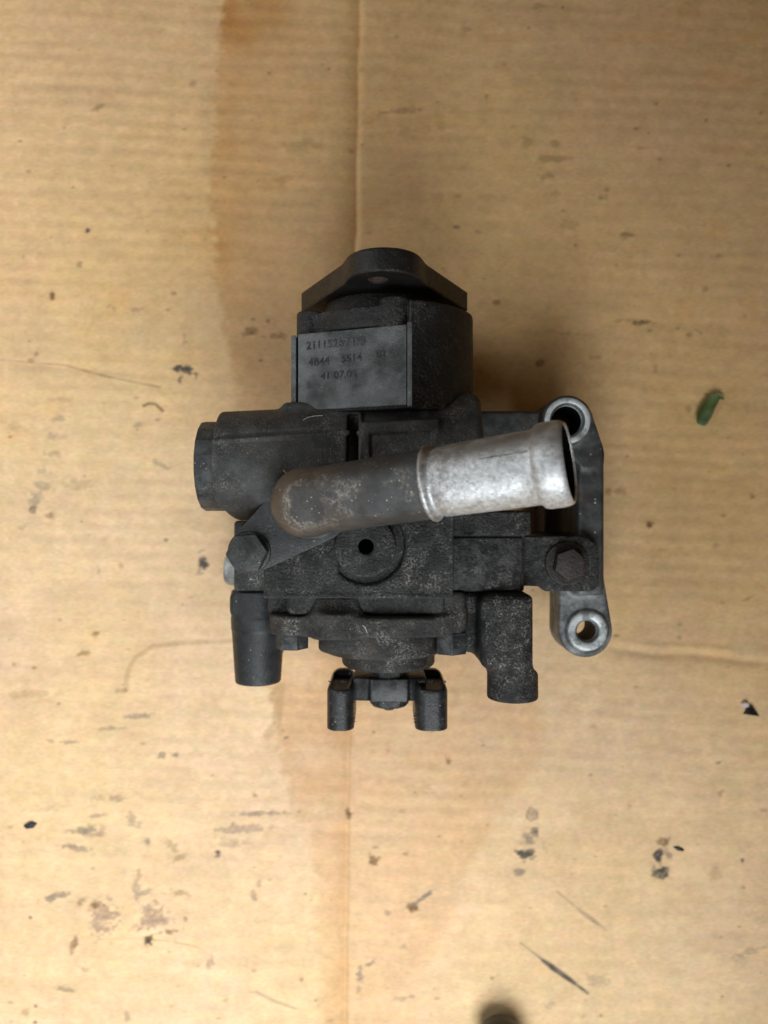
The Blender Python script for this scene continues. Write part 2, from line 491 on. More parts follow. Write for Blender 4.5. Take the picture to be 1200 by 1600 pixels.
def nets(name, g, f, mat, parent, sharp=None):
    f = np.broadcast_to(f, tuple(g.n)).astype(np.float32)
    f = np.ascontiguousarray(f)
    f[0], f[-1] = np.maximum(f[0], 0.01), np.maximum(f[-1], 0.01)
    f[:, 0], f[:, -1] = np.maximum(f[:, 0], 0.01), np.maximum(f[:, -1], 0.01)
    f[:, :, 0], f[:, :, -1] = np.maximum(f[:, :, 0], 0.01), np.maximum(f[:, :, -1], 0.01)
    ins = f < 0
    s = np.zeros([d - 1 for d in f.shape], np.uint8)
    sl = (slice(None, -1), slice(1, None))
    for i in (0, 1):
        for j in (0, 1):
            for k in (0, 1):
                s += ins[sl[i], sl[j], sl[k]]
    act = (s > 0) & (s < 8)
    ci = np.argwhere(act)
    idx = np.full(act.shape, -1, np.int64)
    idx[act] = np.arange(len(ci))
    acc = np.zeros((len(ci), 3))
    cnt = np.zeros(len(ci))
    corners = [(i, j, k) for i in (0, 1) for j in (0, 1) for k in (0, 1)]
    vals = {c: f[ci[:, 0] + c[0], ci[:, 1] + c[1], ci[:, 2] + c[2]] for c in corners}
    for c in corners:
        for ax in range(3):
            if c[ax] == 0:
                e = list(c)
                e[ax] = 1
                v0, v1 = vals[c], vals[tuple(e)]
                m = (v0 < 0) != (v1 < 0)
                t = v0[m] / (v0[m] - v1[m])
                p = np.tile(np.array(c, float), (m.sum(), 1))
                p[:, ax] += t
                acc[m] += p
                cnt[m] += 1
    v = (ci + acc / cnt[:, None]) * g.h + g.lo
    quads = []
    for ax in range(3):
        a0 = [slice(None)] * 3
        a1 = [slice(None)] * 3
        a0[ax], a1[ax] = slice(None, -1), slice(1, None)
        i0, i1 = ins[tuple(a0)], ins[tuple(a1)]
        u, w = [(1, 2), (2, 0), (0, 1)][ax]
        for sign, m in ((1, i0 & ~i1), (-1, ~i0 & i1)):
            e = np.argwhere(m)
            ok = (e[:, u] > 0) & (e[:, w] > 0) & (e[:, u] < act.shape[u]) & (e[:, w] < act.shape[w])
            e = e[ok]
            def cell(du, dw):
                q = e.copy()
                q[:, u] += du
                q[:, w] += dw
                return idx[q[:, 0], q[:, 1], q[:, 2]]
            Q = np.stack([cell(-1, -1), cell(0, -1), cell(0, 0), cell(-1, 0)], 1)
            quads.append(Q if sign > 0 else Q[:, ::-1])
    Q = np.concatenate(quads)
    return from_arrays(name, v * MM, Q, mat, parent, True, sharp)

def tag(o, label, cat, group=None, kind=None):
    o['label'] = label
    o['category'] = cat
    if group:
        o['group'] = group
    if kind:
        o['kind'] = kind
    return o

# ------------------------------------------------------------------ the cardboard sheet
def lattice(shape, cell, seed):
    r = np.random.default_rng(seed)
    gy, gx = int(shape[0] / cell[0]) + 3, int(shape[1] / cell[1]) + 3
    g = r.random((gy, gx))
    y = np.arange(shape[0]) / cell[0]
    x = np.arange(shape[1]) / cell[1]
    y0, x0 = y.astype(int), x.astype(int)
    ty, tx = y - y0, x - x0
    ty, tx = ty * ty * (3 - 2 * ty), tx * tx * (3 - 2 * tx)
    a = g[y0][:, x0] * (1 - tx) + g[y0][:, x0 + 1] * tx
    b = g[y0 + 1][:, x0] * (1 - tx) + g[y0 + 1][:, x0 + 1] * tx
    return a * (1 - ty)[:, None] + b * ty[:, None]

def cardboard():
    px = 0.3117                                   # mm of board per photograph pixel
    xs = np.concatenate([np.linspace(-420, -216, 40), np.arange(-210, 210.1, 0.7), np.linspace(216, 420, 40)])
    ys = np.concatenate([np.linspace(-520, -290, 60), np.arange(-285, 270.1, 0.5), np.linspace(276, 480, 50)])
    nx, ny = len(xs), len(ys)
    X, Y = np.meshgrid(xs, ys)
    U, V = 600 + X / px, 800 - Y / px             # board coordinates, same axes as the photograph, origin its upper left
    shp = X.shape
    n_big = lattice(shp, (90, 70), 1)
    n_mid = lattice(shp, (26, 22), 2)
    n_fin = lattice(shp, (7, 6), 3)
    n_tiny = lattice(shp, (2.6, 2.2), 4)
    n_grit = 0.5 * lattice(shp, (1.5, 1.5), 14) + 0.5 * lattice(shp, (3.5, 3.0), 15)
    n_str = lattice(shp, (5, 60), 5)              # streaks along the flutes
    n_str2 = lattice(shp, (12, 110), 6)
    edge = (n_fin - 0.5) * 0.7 + (n_mid - 0.5) * 0.5 + (n_tiny - 0.5) * 0.3
    # --- relief
    ph = (Y + 0.05 * X + 3.5 * (n_big - 0.5) + 1.6 * (n_mid - 0.5)) / 7.3
    amp = 0.055 + 0.15 * lattice(shp, (40, 90), 8)**1.4
    amp = amp * np.where(X > 40, 0.55, 1.0)
    Z = amp * np.cos(2 * np.pi * ph) + 0.5 * (n_big - 0.5) + 0.05 * (n_mid - 0.5)
    for (x0, y0, x1, y1, w, d) in [(-40, 118, 470, 158, 9, .30), (-40, 283, 420, 305, 8, .26), (-40, 478, 330, 500, 8, .30),
                                   (-40, 556, 310, 596, 6, .34), (-40, 612, 330, 632, 8, .22), (930, 1012, 1260, 1040, 7, .95), (930, 1000, 1260, 1028, 6, -.35),
                                   (600, 168, 760, 178, 7, .22), (820, 520, 1240, 498, 10, .22), (-40, 880, 300, 905, 9, .15),
                                   (760, 1130, 1240, 1160, 10, .2), (20, 735, 360, 748, 8, .18)]:
        t = np.clip((U - x0) / (x1 - x0), 0, 1)
        dv = V - (y0 + (y1 - y0) * t) + 6 * (n_mid - 0.5)
        fade = np.clip((U - x0) / 60, 0, 1) * np.clip((x1 - U) / 120, 0, 1)
        Z -= d * fade * np.exp(-(dv / w)**2)
    cu = 562 - 0.0145 * V + 3 * (n_mid - 0.5)      # fold line running down the sheet
    du = U - cu
    Z -= np.where(du < 0, 2.1 * np.exp(-np.abs(du) / 14.0), 2.1 * np.exp(-np.abs(du) / 2.8))
    Z -= 0.2 * np.exp(-((U - 237)**2 + (V - 638)**2) / 15.0**2)   # round dent
    Z -= Z.max() + 0.02
    # --- colour
    base = np.array([0.618, 0.434, 0.254])
    C = np.ones(shp + (3,)) * base
    C *= (1 + 0.07 * (n_big - 0.5) + 0.07 * (n_mid - 0.5) + 0.05 * (n_str - 0.5) + 0.07 * (n_str2 - 0.5))[..., None]
    C *= (1 + 0.11 * (n_fin - 0.5) + 0.10 * (n_tiny - 0.5) + 0.06 * (n_grit - 0.5))[..., None]
    C *= np.stack([1 + 0.06 * (lattice(shp, (6, 8), 12) - 0.5), 1 + 0.055 * (lattice(shp, (5, 7), 13) - 0.5), 1 + 0.09 * (lattice(shp, (7, 9), 16) - 0.5)], -1)
    C *= np.stack([1 + 0 * n_mid, 1 + 0.03 * (lattice(shp, (120, 60), 9) - 0.5), 1 + 0.14 * (lattice(shp, (100, 70), 10) - 0.5)], -1)
    def mixin(mask, col, k):
        m = np.clip(mask * k, 0, 1)[..., None]
        C[:] = C * (1 - m) + np.array(col) * m
    def mult(mask, col):
        C[:] = C * (1 - mask[..., None] * (1 - np.array(col)))
    def sm(x):
        x = np.clip(x, 0, 1)
        return x * x * (3 - 2 * x)
    # browner tint over most of the upper half, with a wandering lower limit
    upper_tint = sm((760 - V + 260 * (n_big - 0.5) + 0.55 * (U - 420) * (U > 420) + 90 * (n_mid - 0.5)) / 320)
    mult(upper_tint, (0.985, 0.92, 0.78))
    # oil stain: soaked band down the sheet, sharp left edge, fading to the fold
    lv = [-200, 0, 140, 300, 440, 520, 600, 800, 1060, 1150, 1230, 1300, 1380, 1500, 1800]
    lu = [338, 336, 326, 318, 326, 342, 358, 380, 408, 424, 440, 472, 482, 488, 494]
    rv = [-200, 0, 300, 600, 900, 1080, 1180, 1220, 1280, 1340, 1400, 1480, 1560, 1700]
    ru = [470, 478, 560, 640, 760, 850, 860, 826, 788, 752, 722, 690, 668, 640]
    L = np.interp(V, lv, lu) + 16 * edge
    Rr = np.interp(V, rv, ru) + 22 * edge
    inside = sm((U - L) / np.where(V < 700, 24, 20)) * np.where(V < 560, 0.35 + 0.65 * sm((L + 150 - U) / 110), 1.0) * np.where(V < 500, sm((Rr + 60 - U) / 120), sm((Rr - U) / 22))
    rim = sm((U - L) / 12) * np.exp(-np.clip(U - L, 0, 999) / 55.0)
    up = np.clip((620 - V) / 60, 0, 1)
    top = np.clip((90 - V) / 60, 0, 1)
    mult(inside * (0.6 + 0.5 * n_mid) * np.where(V > 1000, 0.95, 1.0), (0.92, 0.85, 0.78))
    mult(rim * up * inside * (0.3 + 0.9 * n_mid), (0.86, 0.76, 0.62))
    mult(top * inside * sm((478 - U) / 40) * (0.5 + n_mid), (0.80, 0.66, 0.45))
    low = np.clip((V - 1050) / 60, 0, 1) * np.clip((1450 - V) / 300, 0, 1)
    mult(low * inside * (0.1 + 0.9 * n_mid) * 0.6 * np.clip((620 - U) / 120, 0, 1), (0.86, 0.76, 0.62))
    fold = np.exp(-(np.clip(-du, 0, 999) / 26.0)**2) * (du < 1)  # shade of the crease's left slope painted in, along with stain
    mult(fold * (0.4 + 0.5 * n_mid) * np.where(V > 1050, 0.8, 0.75), (0.85, 0.77, 0.64))
    mult(np.clip(sm((n_mid - 0.62) / 0.25) * sm((n_str2 - 0.45) / 0.3), 0, 1) * 0.5 * np.clip((1000 - V) / 800, 0, 1), (0.88, 0.76, 0.60))
    # smudges: u, v, half width, half height, turn, strength, colour
    DK, BR, OL, MV, GR = (0.05, 0.045, 0.045), (0.16, 0.085, 0.035), (0.20, 0.13, 0.04), (0.26, 0.17, 0.125), (0.20, 0.155, 0.115)
    sp = [(290, 579, 17, 9, -15, 1.3, DK), (281, 590, 9, 6, 60, 1.0, DK), (316, 880, 8, 17, 15, 1.25, DK), (311, 893, 7, 6, 0, 0.7, MV),
          (137, 360, 6, 5, 0, 1.1, DK), (82, 463, 5, 7, 0, 1.1, BR), (125, 413, 5, 6, 0, .7, BR), (80, 370, 4, 4, 0, .6, BR), (152, 168, 8, 4, 30, .8, OL),
          (392, 517, 11, 6, 10, .9, BR), (430, 525, 18, 5, 5, .7, BR), (177, 480, 8, 4, 0, .6, GR), (212, 483, 12, 4, 0, .6, GR), (288, 529, 5, 8, 0, .6, GR),
          (88, 624, 18, 4, 0, .35, GR), (88, 654, 18, 5, 0, .5, GR), (84, 681, 16, 6, 0, .6, GR), (82, 709, 14, 6, 0, .55, GR), (66, 734, 14, 6, 0, .6, GR), (66, 758, 10, 6, -20, .6, GR),
          (54, 781, 9, 9, 0, .75, GR), (49, 797, 6, 5, 0, .9, DK), (79, 806, 10, 5, 10, .85, BR), (34, 825, 6, 5, 0, .5, GR), (52, 815, 18, 14, 0, .22, MV),
          (250, 726, 18, 4, -30, .6, GR), (216, 664, 12, 4, 10, .6, GR), (154, 892, 4, 9, 0, .6, GR), (189, 884, 5, 4, 0, .5, OL), (150, 990, 9, 6, 15, 1.0, OL),
          (120, 757, 30, 9, 3, .40, OL), (10, 668, 30, 10, 0, .3, OL), (132, 1021, 13, 4, 5, .8, OL), (20, 1039, 4, 4, 0, .7, OL), (50, 1085, 40, 5, 2, .25, BR),
          (216, 1119, 24, 4, 5, .7, GR), (166, 1139, 24, 3.5, 2, .6, GR), (104, 1160, 18, 4, 0, .65, GR), (78, 1158, 8, 4, 0, .5, GR), (252, 1180, 9, 5, 0, .9, GR), (273, 1180, 6, 4, 0, .9, GR),
          (182, 1249, 13, 6, -10, .7, MV), (148, 1248, 10, 4, 0, .4, GR), (154, 1274, 22, 4, 5, .7, MV), (208, 1280, 9, 13, 30, .7, GR), (128, 1298, 25, 7, 5, .9, GR), (112, 1324, 22, 5, -8, .9, GR),
          (145, 1305, 18, 5, 0, .7, MV), (70, 1265, 30, 4, 3, .25, MV), (412, 1271, 34, 4, 3, .8, GR), (376, 1296, 32, 5, 3, .6, GR), (360, 1318, 26, 9, 0, .4, GR), (340, 1333, 6, 7, 30, 1.1, DK), (230, 1315, 5, 6, 30, .8, GR),
          (398, 1243, 5, 6, 20, .7, BR), (270, 1322, 6, 14, 40, .5, OL), (282, 1340, 12, 5, 25, .5, OL), (282, 1396, 20, 6, 0, .75, OL), (216, 1365, 6, 8, 0, .5, OL),
          (85, 1402, 18, 5, 12, .95, GR), (129, 1407, 5, 4, 0, .6, GR), (213, 1390, 6, 16, 10, .6, GR), (228, 1394, 12, 5, 20, .6, GR),
          (164, 1434, 23, 27, 0, .85, MV), (153, 1416, 14, 5, 0, .8, BR), (236, 1436, 25, 24, 20, .85, MV), (232, 1466, 8, 14, 25, 1.4, BR), (233, 1470, 5, 8, 25, 1.2, DK), (262, 1456, 26, 4, 8, .95, BR),
          (115, 1478, 4, 13, -15, .85, BR), (325, 1508, 11, 9, 25, .75, MV), (100, 1547, 14, 4, -8, .7, GR), (396, 1400, 5, 8, 0, .8, MV), (405, 1382, 4, 5, 0, .6, MV), (290, 1438, 4, 8, 20, .8, OL),
          (47, 1433, 3, 3, 0, .9, DK), (55, 1572, 3, 3, 0, .8, DK), (56, 1598, 6, 3, 0, .9, DK), (200, 1590, 6, 10, 15, .6, GR), (130, 1515, 7, 5, 0, .6, MV), (352, 1563, 7, 5, 0, .5, GR), (38, 1582, 8, 5, 0, .4, BR),
          (545, 1274, 6, 7, 0, 1.0, BR), (588, 1345, 9, 8, 0, 1.1, BR), (645, 1419, 7, 7, 30, 1.1, BR), (660, 1404, 16, 4, 38, 1.0, GR), (606, 1426, 4, 6, 0, .7, GR), (562, 1520, 9, 14, -10, .8, GR), (577, 1507, 16, 4, 25, .8, GR), (560, 1545, 4, 9, 0, .5, GR),
          (626, 1560, 18, 4, 8, .55, GR), (632, 1480, 5, 4, 0, .5, GR), (700, 1190, 5, 6, 0, .8, BR), (655, 1235, 22, 10, 0, .2, BR),
          (826, 1309, 13, 10, 35, .9, GR), (836, 1302, 8, 7, 0, .8, DK), (822, 1335, 14, 8, 0, 1.15, DK), (814, 1363, 8, 5, 0, 1.0, GR), (832, 1272, 9, 7, 0, .55, GR), (852, 1325, 6, 8, 0, .2, GR),
          (1038, 1314, 8, 7, 0, .9, BR), (1029, 1338, 7, 8, 0, 1.3, DK), (1046, 1336, 6, 8, 20, .8, GR), (1033, 1364, 12, 9, 10, 1.15, DK), (1160, 1344, 3, 3, 0, .9, DK), (1120, 1365, 12, 8, 0, .2, OL), (930, 1338, 5, 5, 0, .4, GR),
          (936, 1532, 26, 9, -5, .38, GR), (1175, 1487, 24, 5, 15, .45, GR), (1160, 1500, 10, 8, 0, .25, GR), (860, 1572, 10, 5, 10, .3, GR), (1126, 1240, 4, 5, 0, .5, BR), (985, 1260, 4, 3, 0, .4, BR),
          (1004, 504, 20, 4, 0, .95, (0.09, 0.06, 0.03)), (980, 501, 30, 4, 0, .4, (0.09, 0.06, 0.03)), (880, 520, 30, 4, -4, .4, BR), (1092, 518, 8, 4, -25, .8, BR), (1077, 523, 5, 4, 0, .7, BR), (842, 568, 7, 6, 0, .9, BR), (775, 473, 6, 5, 0, .9, BR), (980, 366, 9, 4, 0, .8, BR), (940, 309, 8, 6, 0, .8, OL), (950, 296, 6, 4, 0, .6, OL),
          (868, 223, 9, 6, 0, .55, OL), (825, 222, 9, 9, 0, .35, OL), (862, 248, 34, 6, 3, .6, OL), (853, 275, 13, 6, 0, .55, OL), (870, 302, 10, 6, 0, .35, OL), (1005, 232, 12, 4, 0, .4, OL), (1102, 452, 5, 6, 0, .5, BR), (1124, 398, 5, 5, 0, .5, BR), (760, 150, 4, 5, 0, .6, OL), (845, 10, 12, 6, 0, .4, BR), (730, 45, 8, 5, 0, .4, BR), (892, 352, 12, 8, 0, .35, OL),
          (620, 173, 45, 5, 4, .55, BR), (640, 205, 40, 8, 3, .25, OL), (440, 282, 24, 9, 3, .4, BR), (470, 230, 35, 10, 3, .25, BR), (300, 132, 8, 4, 30, .5, BR),
          (1015, 821, 6, 6, 30, 1.1, BR), (970, 768, 12, 5, 0, .5, BR), (952, 767, 8, 6, 0, .7, BR), (1052, 764, 5, 4, 0, .5, BR), (1176, 777, 4, 5, 0, .7, BR), (1168, 936, 12, 4, 35, .8, BR), (1062, 997, 4, 4, 0, .7, BR), (1025, 575, 5, 6, 0, .5, BR), (1076, 638, 4, 5, 0, .6, BR), (1120, 852, 5, 4, 0, .4, BR), (930, 558, 10, 4, 0, .5, OL)]
    for (u, v, a, b, rot, k, col) in sp:
        m0 = (np.abs(U - u) < 90) & (np.abs(V - v) < 90)
        rows = np.where(m0.any(1))[0]
        cols = np.where(m0.any(0))[0]
        if not len(rows) or not len(cols):
            continue
        s_ = (slice(rows[0], rows[-1] + 1), slice(cols[0], cols[-1] + 1))
        ca, sa = math.cos(R(rot)), math.sin(R(rot))
        du_, dv_ = U[s_] - u, V[s_] - v
        p, q = du_ * ca - dv_ * sa, du_ * sa + dv_ * ca
        e = np.sqrt((p / a)**2 + (q / b)**2) + 1.0 * edge[s_] + 0.7 * (n_grit[s_] - 0.5) + 0.5 * (n_tiny[s_] - 0.5)
        m = sm((1.3 - e) / 0.85) * (0.5 + 0.95 * n_grit[s_])
        m = np.clip(m * k * (0.86 if v > 1000 or k > 1 else 0.72), 0, 0.96)[..., None]
        C[s_] = C[s_] * (1 - m) + np.array(col) * m
    # thin scored lines, plus a painted crescent of shade for the dent
    lines = [([(870, 1393), (905, 1422), (946, 1453)], 3.0, .5, GR), ([(814, 1474), (850, 1502), (880, 1524), (919, 1553)], 4.2, .95, (0.09, 0.075, 0.06)),
             ([(862, 1511), (898, 1537)], 5.0, .7, (0.06, 0.05, 0.045)), ([(196, 1077), (198, 1052), (210, 1028), (238, 1010), (290, 1004), (362, 1002)], 5.5, .30, OL), ([(183, 1080), (195, 1079)], 6, .6, OL),
             ([(105, 1462), (150, 1469), (205, 1467), (262, 1471), (306, 1480), (330, 1494), (334, 1508)], 1.6, .22, BR), ([(380, 1553), (400, 1551), (430, 1566), (465, 1578)], 2.6, .35, GR),
             ([(0, 562), (100, 570), (165, 588), (250, 605)], 2.2, .45, BR), ([(118, 1412), (135, 1405)], 2, .4, BR),
             ([(224, 634), (232, 630), (242, 631), (254, 642)], 4.0, .6, BR), ([(425, 1090), (438, 1075), (432, 1130), (418, 1150)], 8, .3, OL), ([(150, 528), (65, 527)], 2, .0, BR), ([(828, 1262), (838, 1268), (840, 1278), (830, 1283), (823, 1277), (828, 1262)], 2.2, .6, GR)]
    for pts, w, k, col in lines:
        us = [p[0] for p in pts]
        vs = [p[1] for p in pts]
        s_rows = np.where((ys < (800 - min(vs) + 20) * px) & (ys > (800 - max(vs) - 20) * px))[0]
        s_cols = np.where((xs > (min(us) - 20 - 600) * px) & (xs < (max(us) + 20 - 600) * px))[0]
        if not len(s_rows) or not len(s_cols):
            continue
        s_ = (slice(s_rows[0], s_rows[-1] + 1), slice(s_cols[0], s_cols[-1] + 1))
        u, v = U[s_], V[s_]
        best = np.full(u.shape, 1e9)
        for (ua, va), (ub, vb) in zip(pts[:-1], pts[1:]):
            ex, ey = ub - ua, vb - va
            t = np.clip(((u - ua) * ex + (v - va) * ey) / (ex * ex + ey * ey), 0, 1)
            best = np.minimum(best, np.hypot(u - ua - t * ex, v - va - t * ey))
        m = sm((w * (0.6 + 0.8 * n_mid[s_]) + 1.5 * edge[s_] - best) / (w * 0.7))
        m = np.clip(m * k * (0.5 + n_fin[s_]), 0, 0.95)[..., None]
        C[s_] = C[s_] * (1 - m) + np.array(col) * m
    # scattered tiny flecks
    r = np.random.default_rng(5)
    for _ in range(340):
        u, v = r.uniform(-40, 1240), r.uniform(-60, 1640)
        a = r.uniform(1.2, 3.2)
        x, y = (u - 600) * px, (800 - v) * px
        i, j = np.searchsorted(ys, y), np.searchsorted(xs, x)
        s_ = (slice(max(i - 10, 0), i + 10), slice(max(j - 8, 0), j + 8))
        e = np.hypot((U[s_] - u) / (a * r.uniform(.8, 2.2)), (V[s_] - v) / a) + edge[s_]
        m = np.clip(sm((1.3 - e) / 0.8) * r.uniform(.15, .6), 0, 1)[..., None]
        C[s_] = C[s_] * (1 - m) + np.array(BR if r.random() < .7 else DK) * m
    verts = np.stack([X, Y, Z], -1).reshape(-1, 3) * MM
    a = (np.arange(ny - 1)[:, None] * nx + np.arange(nx - 1)[None, :]).ravel()
    faces = np.stack([a, a + 1, a + 1 + nx, a + nx], 1)
    t = NT('stained_cardboard')
    at = t.n('ShaderNodeAttribute')
    at.attribute_name = 'board_colour'
    fib = t.noise(1.0, 5, 0.7, vec=t.mapping((350, 1400, 1400)))
    col = t.mix(t.ramp(fib, 0.3, 0.7), (0.90, 0.895, 0.88, 1), (1.07, 1.07, 1.075, 1))
    col = t.mix(1.0, at.outputs['Color'], col, 'MULTIPLY')
    mott = t.noise(55, 6, 0.65)
    col2 = t.mix(t.ramp(mott, 0.3, 0.7), (0.95, 0.94, 0.92, 1), (1.04, 1.04, 1.05, 1))
    col = t.mix(1.0, col, col2, 'MULTIPLY')
    t.l(col, t.b.inputs['Base Color'])
    t.b.inputs['Roughness'].default_value = 0.72
    t.b.inputs['Specular IOR Level'].default_value = 0.25
    n1 = t.bump(fib, 0.28, 0.0003)
    t.l(t.bump(t.noise(260, 6, 0.7), 0.22, 0.0008, n1), t.b.inputs['Normal'])
    o = from_arrays('cardboard_sheet', verts, faces, t.m)
    at_ = o.data.attributes.new('board_colour', 'FLOAT_COLOR', 'POINT')
    at_.data.foreach_set('color', np.concatenate([np.clip(C, 0.005, 1).reshape(-1, 3), np.ones((nx * ny, 1))], 1).astype(np.float32).ravel())
    o['kind'] = 'structure'
    o['label'] = 'stained brown corrugated cardboard sheet under the pump'
    return o
cardboard()

# ------------------------------------------------------------------ the pump
pump = bpy.data.objects.new('power_steering_pump', None)
COL.objects.link(pump)
tag(pump, 'black greasy power steering pump with silver hose pipe and bolted bracket on cardboard', 'pump')

# --- rear flange: two-lobed mounting plate square to the shaft
g = Grid((-37, 81, 0), (37, 94, 108), 0.45)
poly = hull_poly([(-33.2, 52, 1.2), (33.4, 53, 1.2), (0, 91.6, 12.0), (0, 11, 9)])
f = spoly(g, 'y', poly, 83.0, 91.6, 0.9)
f = smin(f, scyl(g, 'y', (0, 91.4), 13.3, 83.0, 91.6, 0.9), 3.5)
f = smax(f, np.abs(g.Y - 87.3) - 4.3, 0.8)
f = smax(f, -scyl(g, 'y', (-2.3, 95.0), 3.6, 78, 96, 0.1), 0.5)
f = smax(f, -scyl(g, 'y', (0, 12.0), 3.6, 78, 96, 0.1), 0.5)
flange = nets('rear_flange', g, f, M['flange'], pump)
bm = bmesh.new()
lathe(bm, [(3.75, 0), (3.75, 7.0), (3.2, 7.0), (3.2, 0)], (-2.3, 83.6, 95.0), (0, 1, 0), 40, closed=True)
finish('bolt_hole', bm, M['rust'], flange, bevel=0)

# --- rear body behind the flange, under the nameplate
g = Grid((-37, 34, 12), (40, 84.5, 101), 0.55)
nl = (-0.346, 0, 0.938)
def section(off):
    d = shalf(g, (-32, 0, 83 + off), nl)
    d = smax(d, np.sqrt((g.X - 0.5)**2 + (g.Z - 60.5)**2) - (37.8 + off), 1.2)   # round on the right
    d = smax(d, g.X - (36 + off * 0.5), 3)
    d = smax(d, -g.X - (34 + off * 0.5), 2)
    d = smax(d, 16 - g.Z, 2)
    return d
f1 = smax(section(-1.5), np.abs(g.Y - 52) - 15.0, 1.0)
f2 = smax(np.sqrt((g.X - 0.5)**2 + (g.Z - 58)**2) - 35.2, np.abs(g.Y - 70.9) - 3.9, 1.2)
f2 = smax(f2, np.maximum(-g.X - 32.6, 16 - g.Z), 1.0)
f2 = smin(f2, scyl(g, 'y', (0, 56), 24, 70, 84, 0.8), 0.6)
f = smin(f1, f2, 0.8)
f = smin(f, scyl(g, 'y', (4.2, 89.6), 6.0, 60, 77.5, 0.8), 1.5)           # screw lobes beside the flange
f = smin(f, scyl(g, 'y', (-28.2, 76.8), 5.2, 60, 76, 0.8), 1.5)
f = smin(f, smax(section(-1.2) + np.where(g.X < 9, 20, 0), np.abs(g.Y - 60) - 16.2, 1.0), 0.8)
rear = nets('rear_body', g, f, M['rear'], pump)

# --- nameplate, its two edge lips and the raised characters
def plate_z(x):
    return 83.0 + (x + 32) * 15.0 / 40.6
bm = bmesh.new()
prism(bm, [(-32.2, plate_z(-32.2)), (-32.2, plate_z(-32.2) - 3), (8.0, plate_z(8.0) - 3), (8.0, plate_z(8.0))], 'y', 38, 66.6)  # slopes up to the right
plate = finish('nameplate', bm, M['plate'], pump, bevel=0.35)
for x0, x1, dz, y1, y0 in ((8.25, 10.0, 0.5, 67.4, 37.5), (-34.9, -33.0, 0.4, 66.3, 37.0)):
    bm = bmesh.new()
    prism(bm, [(x0, plate_z(x0) + dz), (x0, plate_z(x0) - 7), (x1, plate_z(x1) - 8), (x1, plate_z(x1) + dz - 0.3)], 'y', y0, y1)
    finish('edge_lip', bm, M['plate'], plate, bevel=0.3)
slope = math.atan2(15.0, 40.6)
def lettering(text, x, y, size):
    cu = bpy.data.curves.new('lettering', 'FONT')
    cu.body = text
    cu.size = size * MM
    cu.extrude = 0.10 * MM
    cu.bevel_depth = 0.08 * MM
    cu.space_character = 1.08
    to = bpy.data.objects.new('tmp_text', cu)
    COL.objects.link(to)
    bpy.context.view_layer.update()
    me = bpy.data.meshes.new_from_object(to.evaluated_get(bpy.context.evaluated_depsgraph_get()))
    bpy.data.objects.remove(to)
    me.name = 'lettering'
    o = obj_from_mesh('lettering', me, M['letter'], plate)
    o.matrix_local = Matrix.Translation((x * MM, y * MM, (plate_z(x) + 0.12) * MM)) @ Matrix.Rotation(-slope, 4, 'Y')
    return o
M['letter'] = grimy('letter_grey', (0.030, 0.033, 0.035), (0.12, 0.128, 0.134), 0.45, 0.4, bump=1.0, specks=0.0, patch=300, wear=0.8)
lettering('21115267418', -29.0, 60.6, 4.0)
lettering('4B44', -28.2, 54.4, 3.9)
lettering('5514', -15.8, 54.8, 3.9)
lettering('02', -2.8, 55.6, 3.6)
lettering('41 07.02', -23.5, 49.0, 3.8)

# --- valve barrel lying across the pump
g = Grid((-64, -5, 50), (38.5, 44, 99.5), 0.5)
g.Y = g.Y - 0.045 * (g.X + 58)
ay, az, rb = 17.6, 75.0, 21.0
f = scyl(g, 'x', (ay, az), rb, -61.8, -8, 0.7)
f = smax(f, -scap(g, (-62, ay + rb * math.sin(R(27)), az + rb * math.cos(R(27)) + 0.9), (-12, ay + rb * math.sin(R(29)), az + rb * math.cos(R(29)) + 0.9), 1.7), 0.5)
f = smin(f, scyl(g, 'x', (ay + 0.4, az - 0.3), rb - 1.2, -20, 22, 0.8), 1.0)
f = smin(f, scyl(g, 'x', (ay + 1.2, az - 1.0), rb + 0.8, 14, 36, 3.0), 2.0)
f = smin(f, sbox(g, -38, 34, 22, 40.0, 55, 84.5, 2.0), 4.0)                # shoulder towards the rear body
f = smin(f, sbox(g, -8, 20, 8, 30, 80, 95.4, 1.2), 2.0)                     # flat pad on the right half
f = smax(f, -sbox(g, -5, 17.5, 16.8, 25.5, 94.6, 99, 0.5), 0.3)
f = smax(f, -sbox(g, -13.2, -9.2, -5, 34, 86, 100, 1.2), 1.0)               # cleft between the two halves
for a0, x0, x1 in ((22, -60.8, -13), (24, -9, 12)):                          # parting ridge along the top
    yy, zz = ay + rb * math.sin(R(a0)), az + rb * math.cos(R(a0))
    f = smin(f, scap(g, (x0, yy, zz - 0.15), (x1, yy + 1.0, zz - 0.55), 1.0), 0.4)
f = smax(f, -scyl(g, 'x', (17.6, 75.0), 19.2, -64, -57.5, 0.3), 0.4)
f = smax(f, shalf(g, (-59.5, 3, 80), (-0.88, -0.45, -0.10)), 1.0)
barrel = nets('valve_barrel', g, f, M['barrel'], pump)
bm = bmesh.new()
lathe(bm, [(0, -70.0), (12.5, -70.0), (13.2, -69.2), (17.0, -69.2), (17.2, -68.5), (17.2, -60.0), (0, -60.0)], (0, 17.6, 75), (1, 0, 0), 18)
finish('end_cap', bm, M['smooth'], barrel, bevel=0.35, sharp=16)

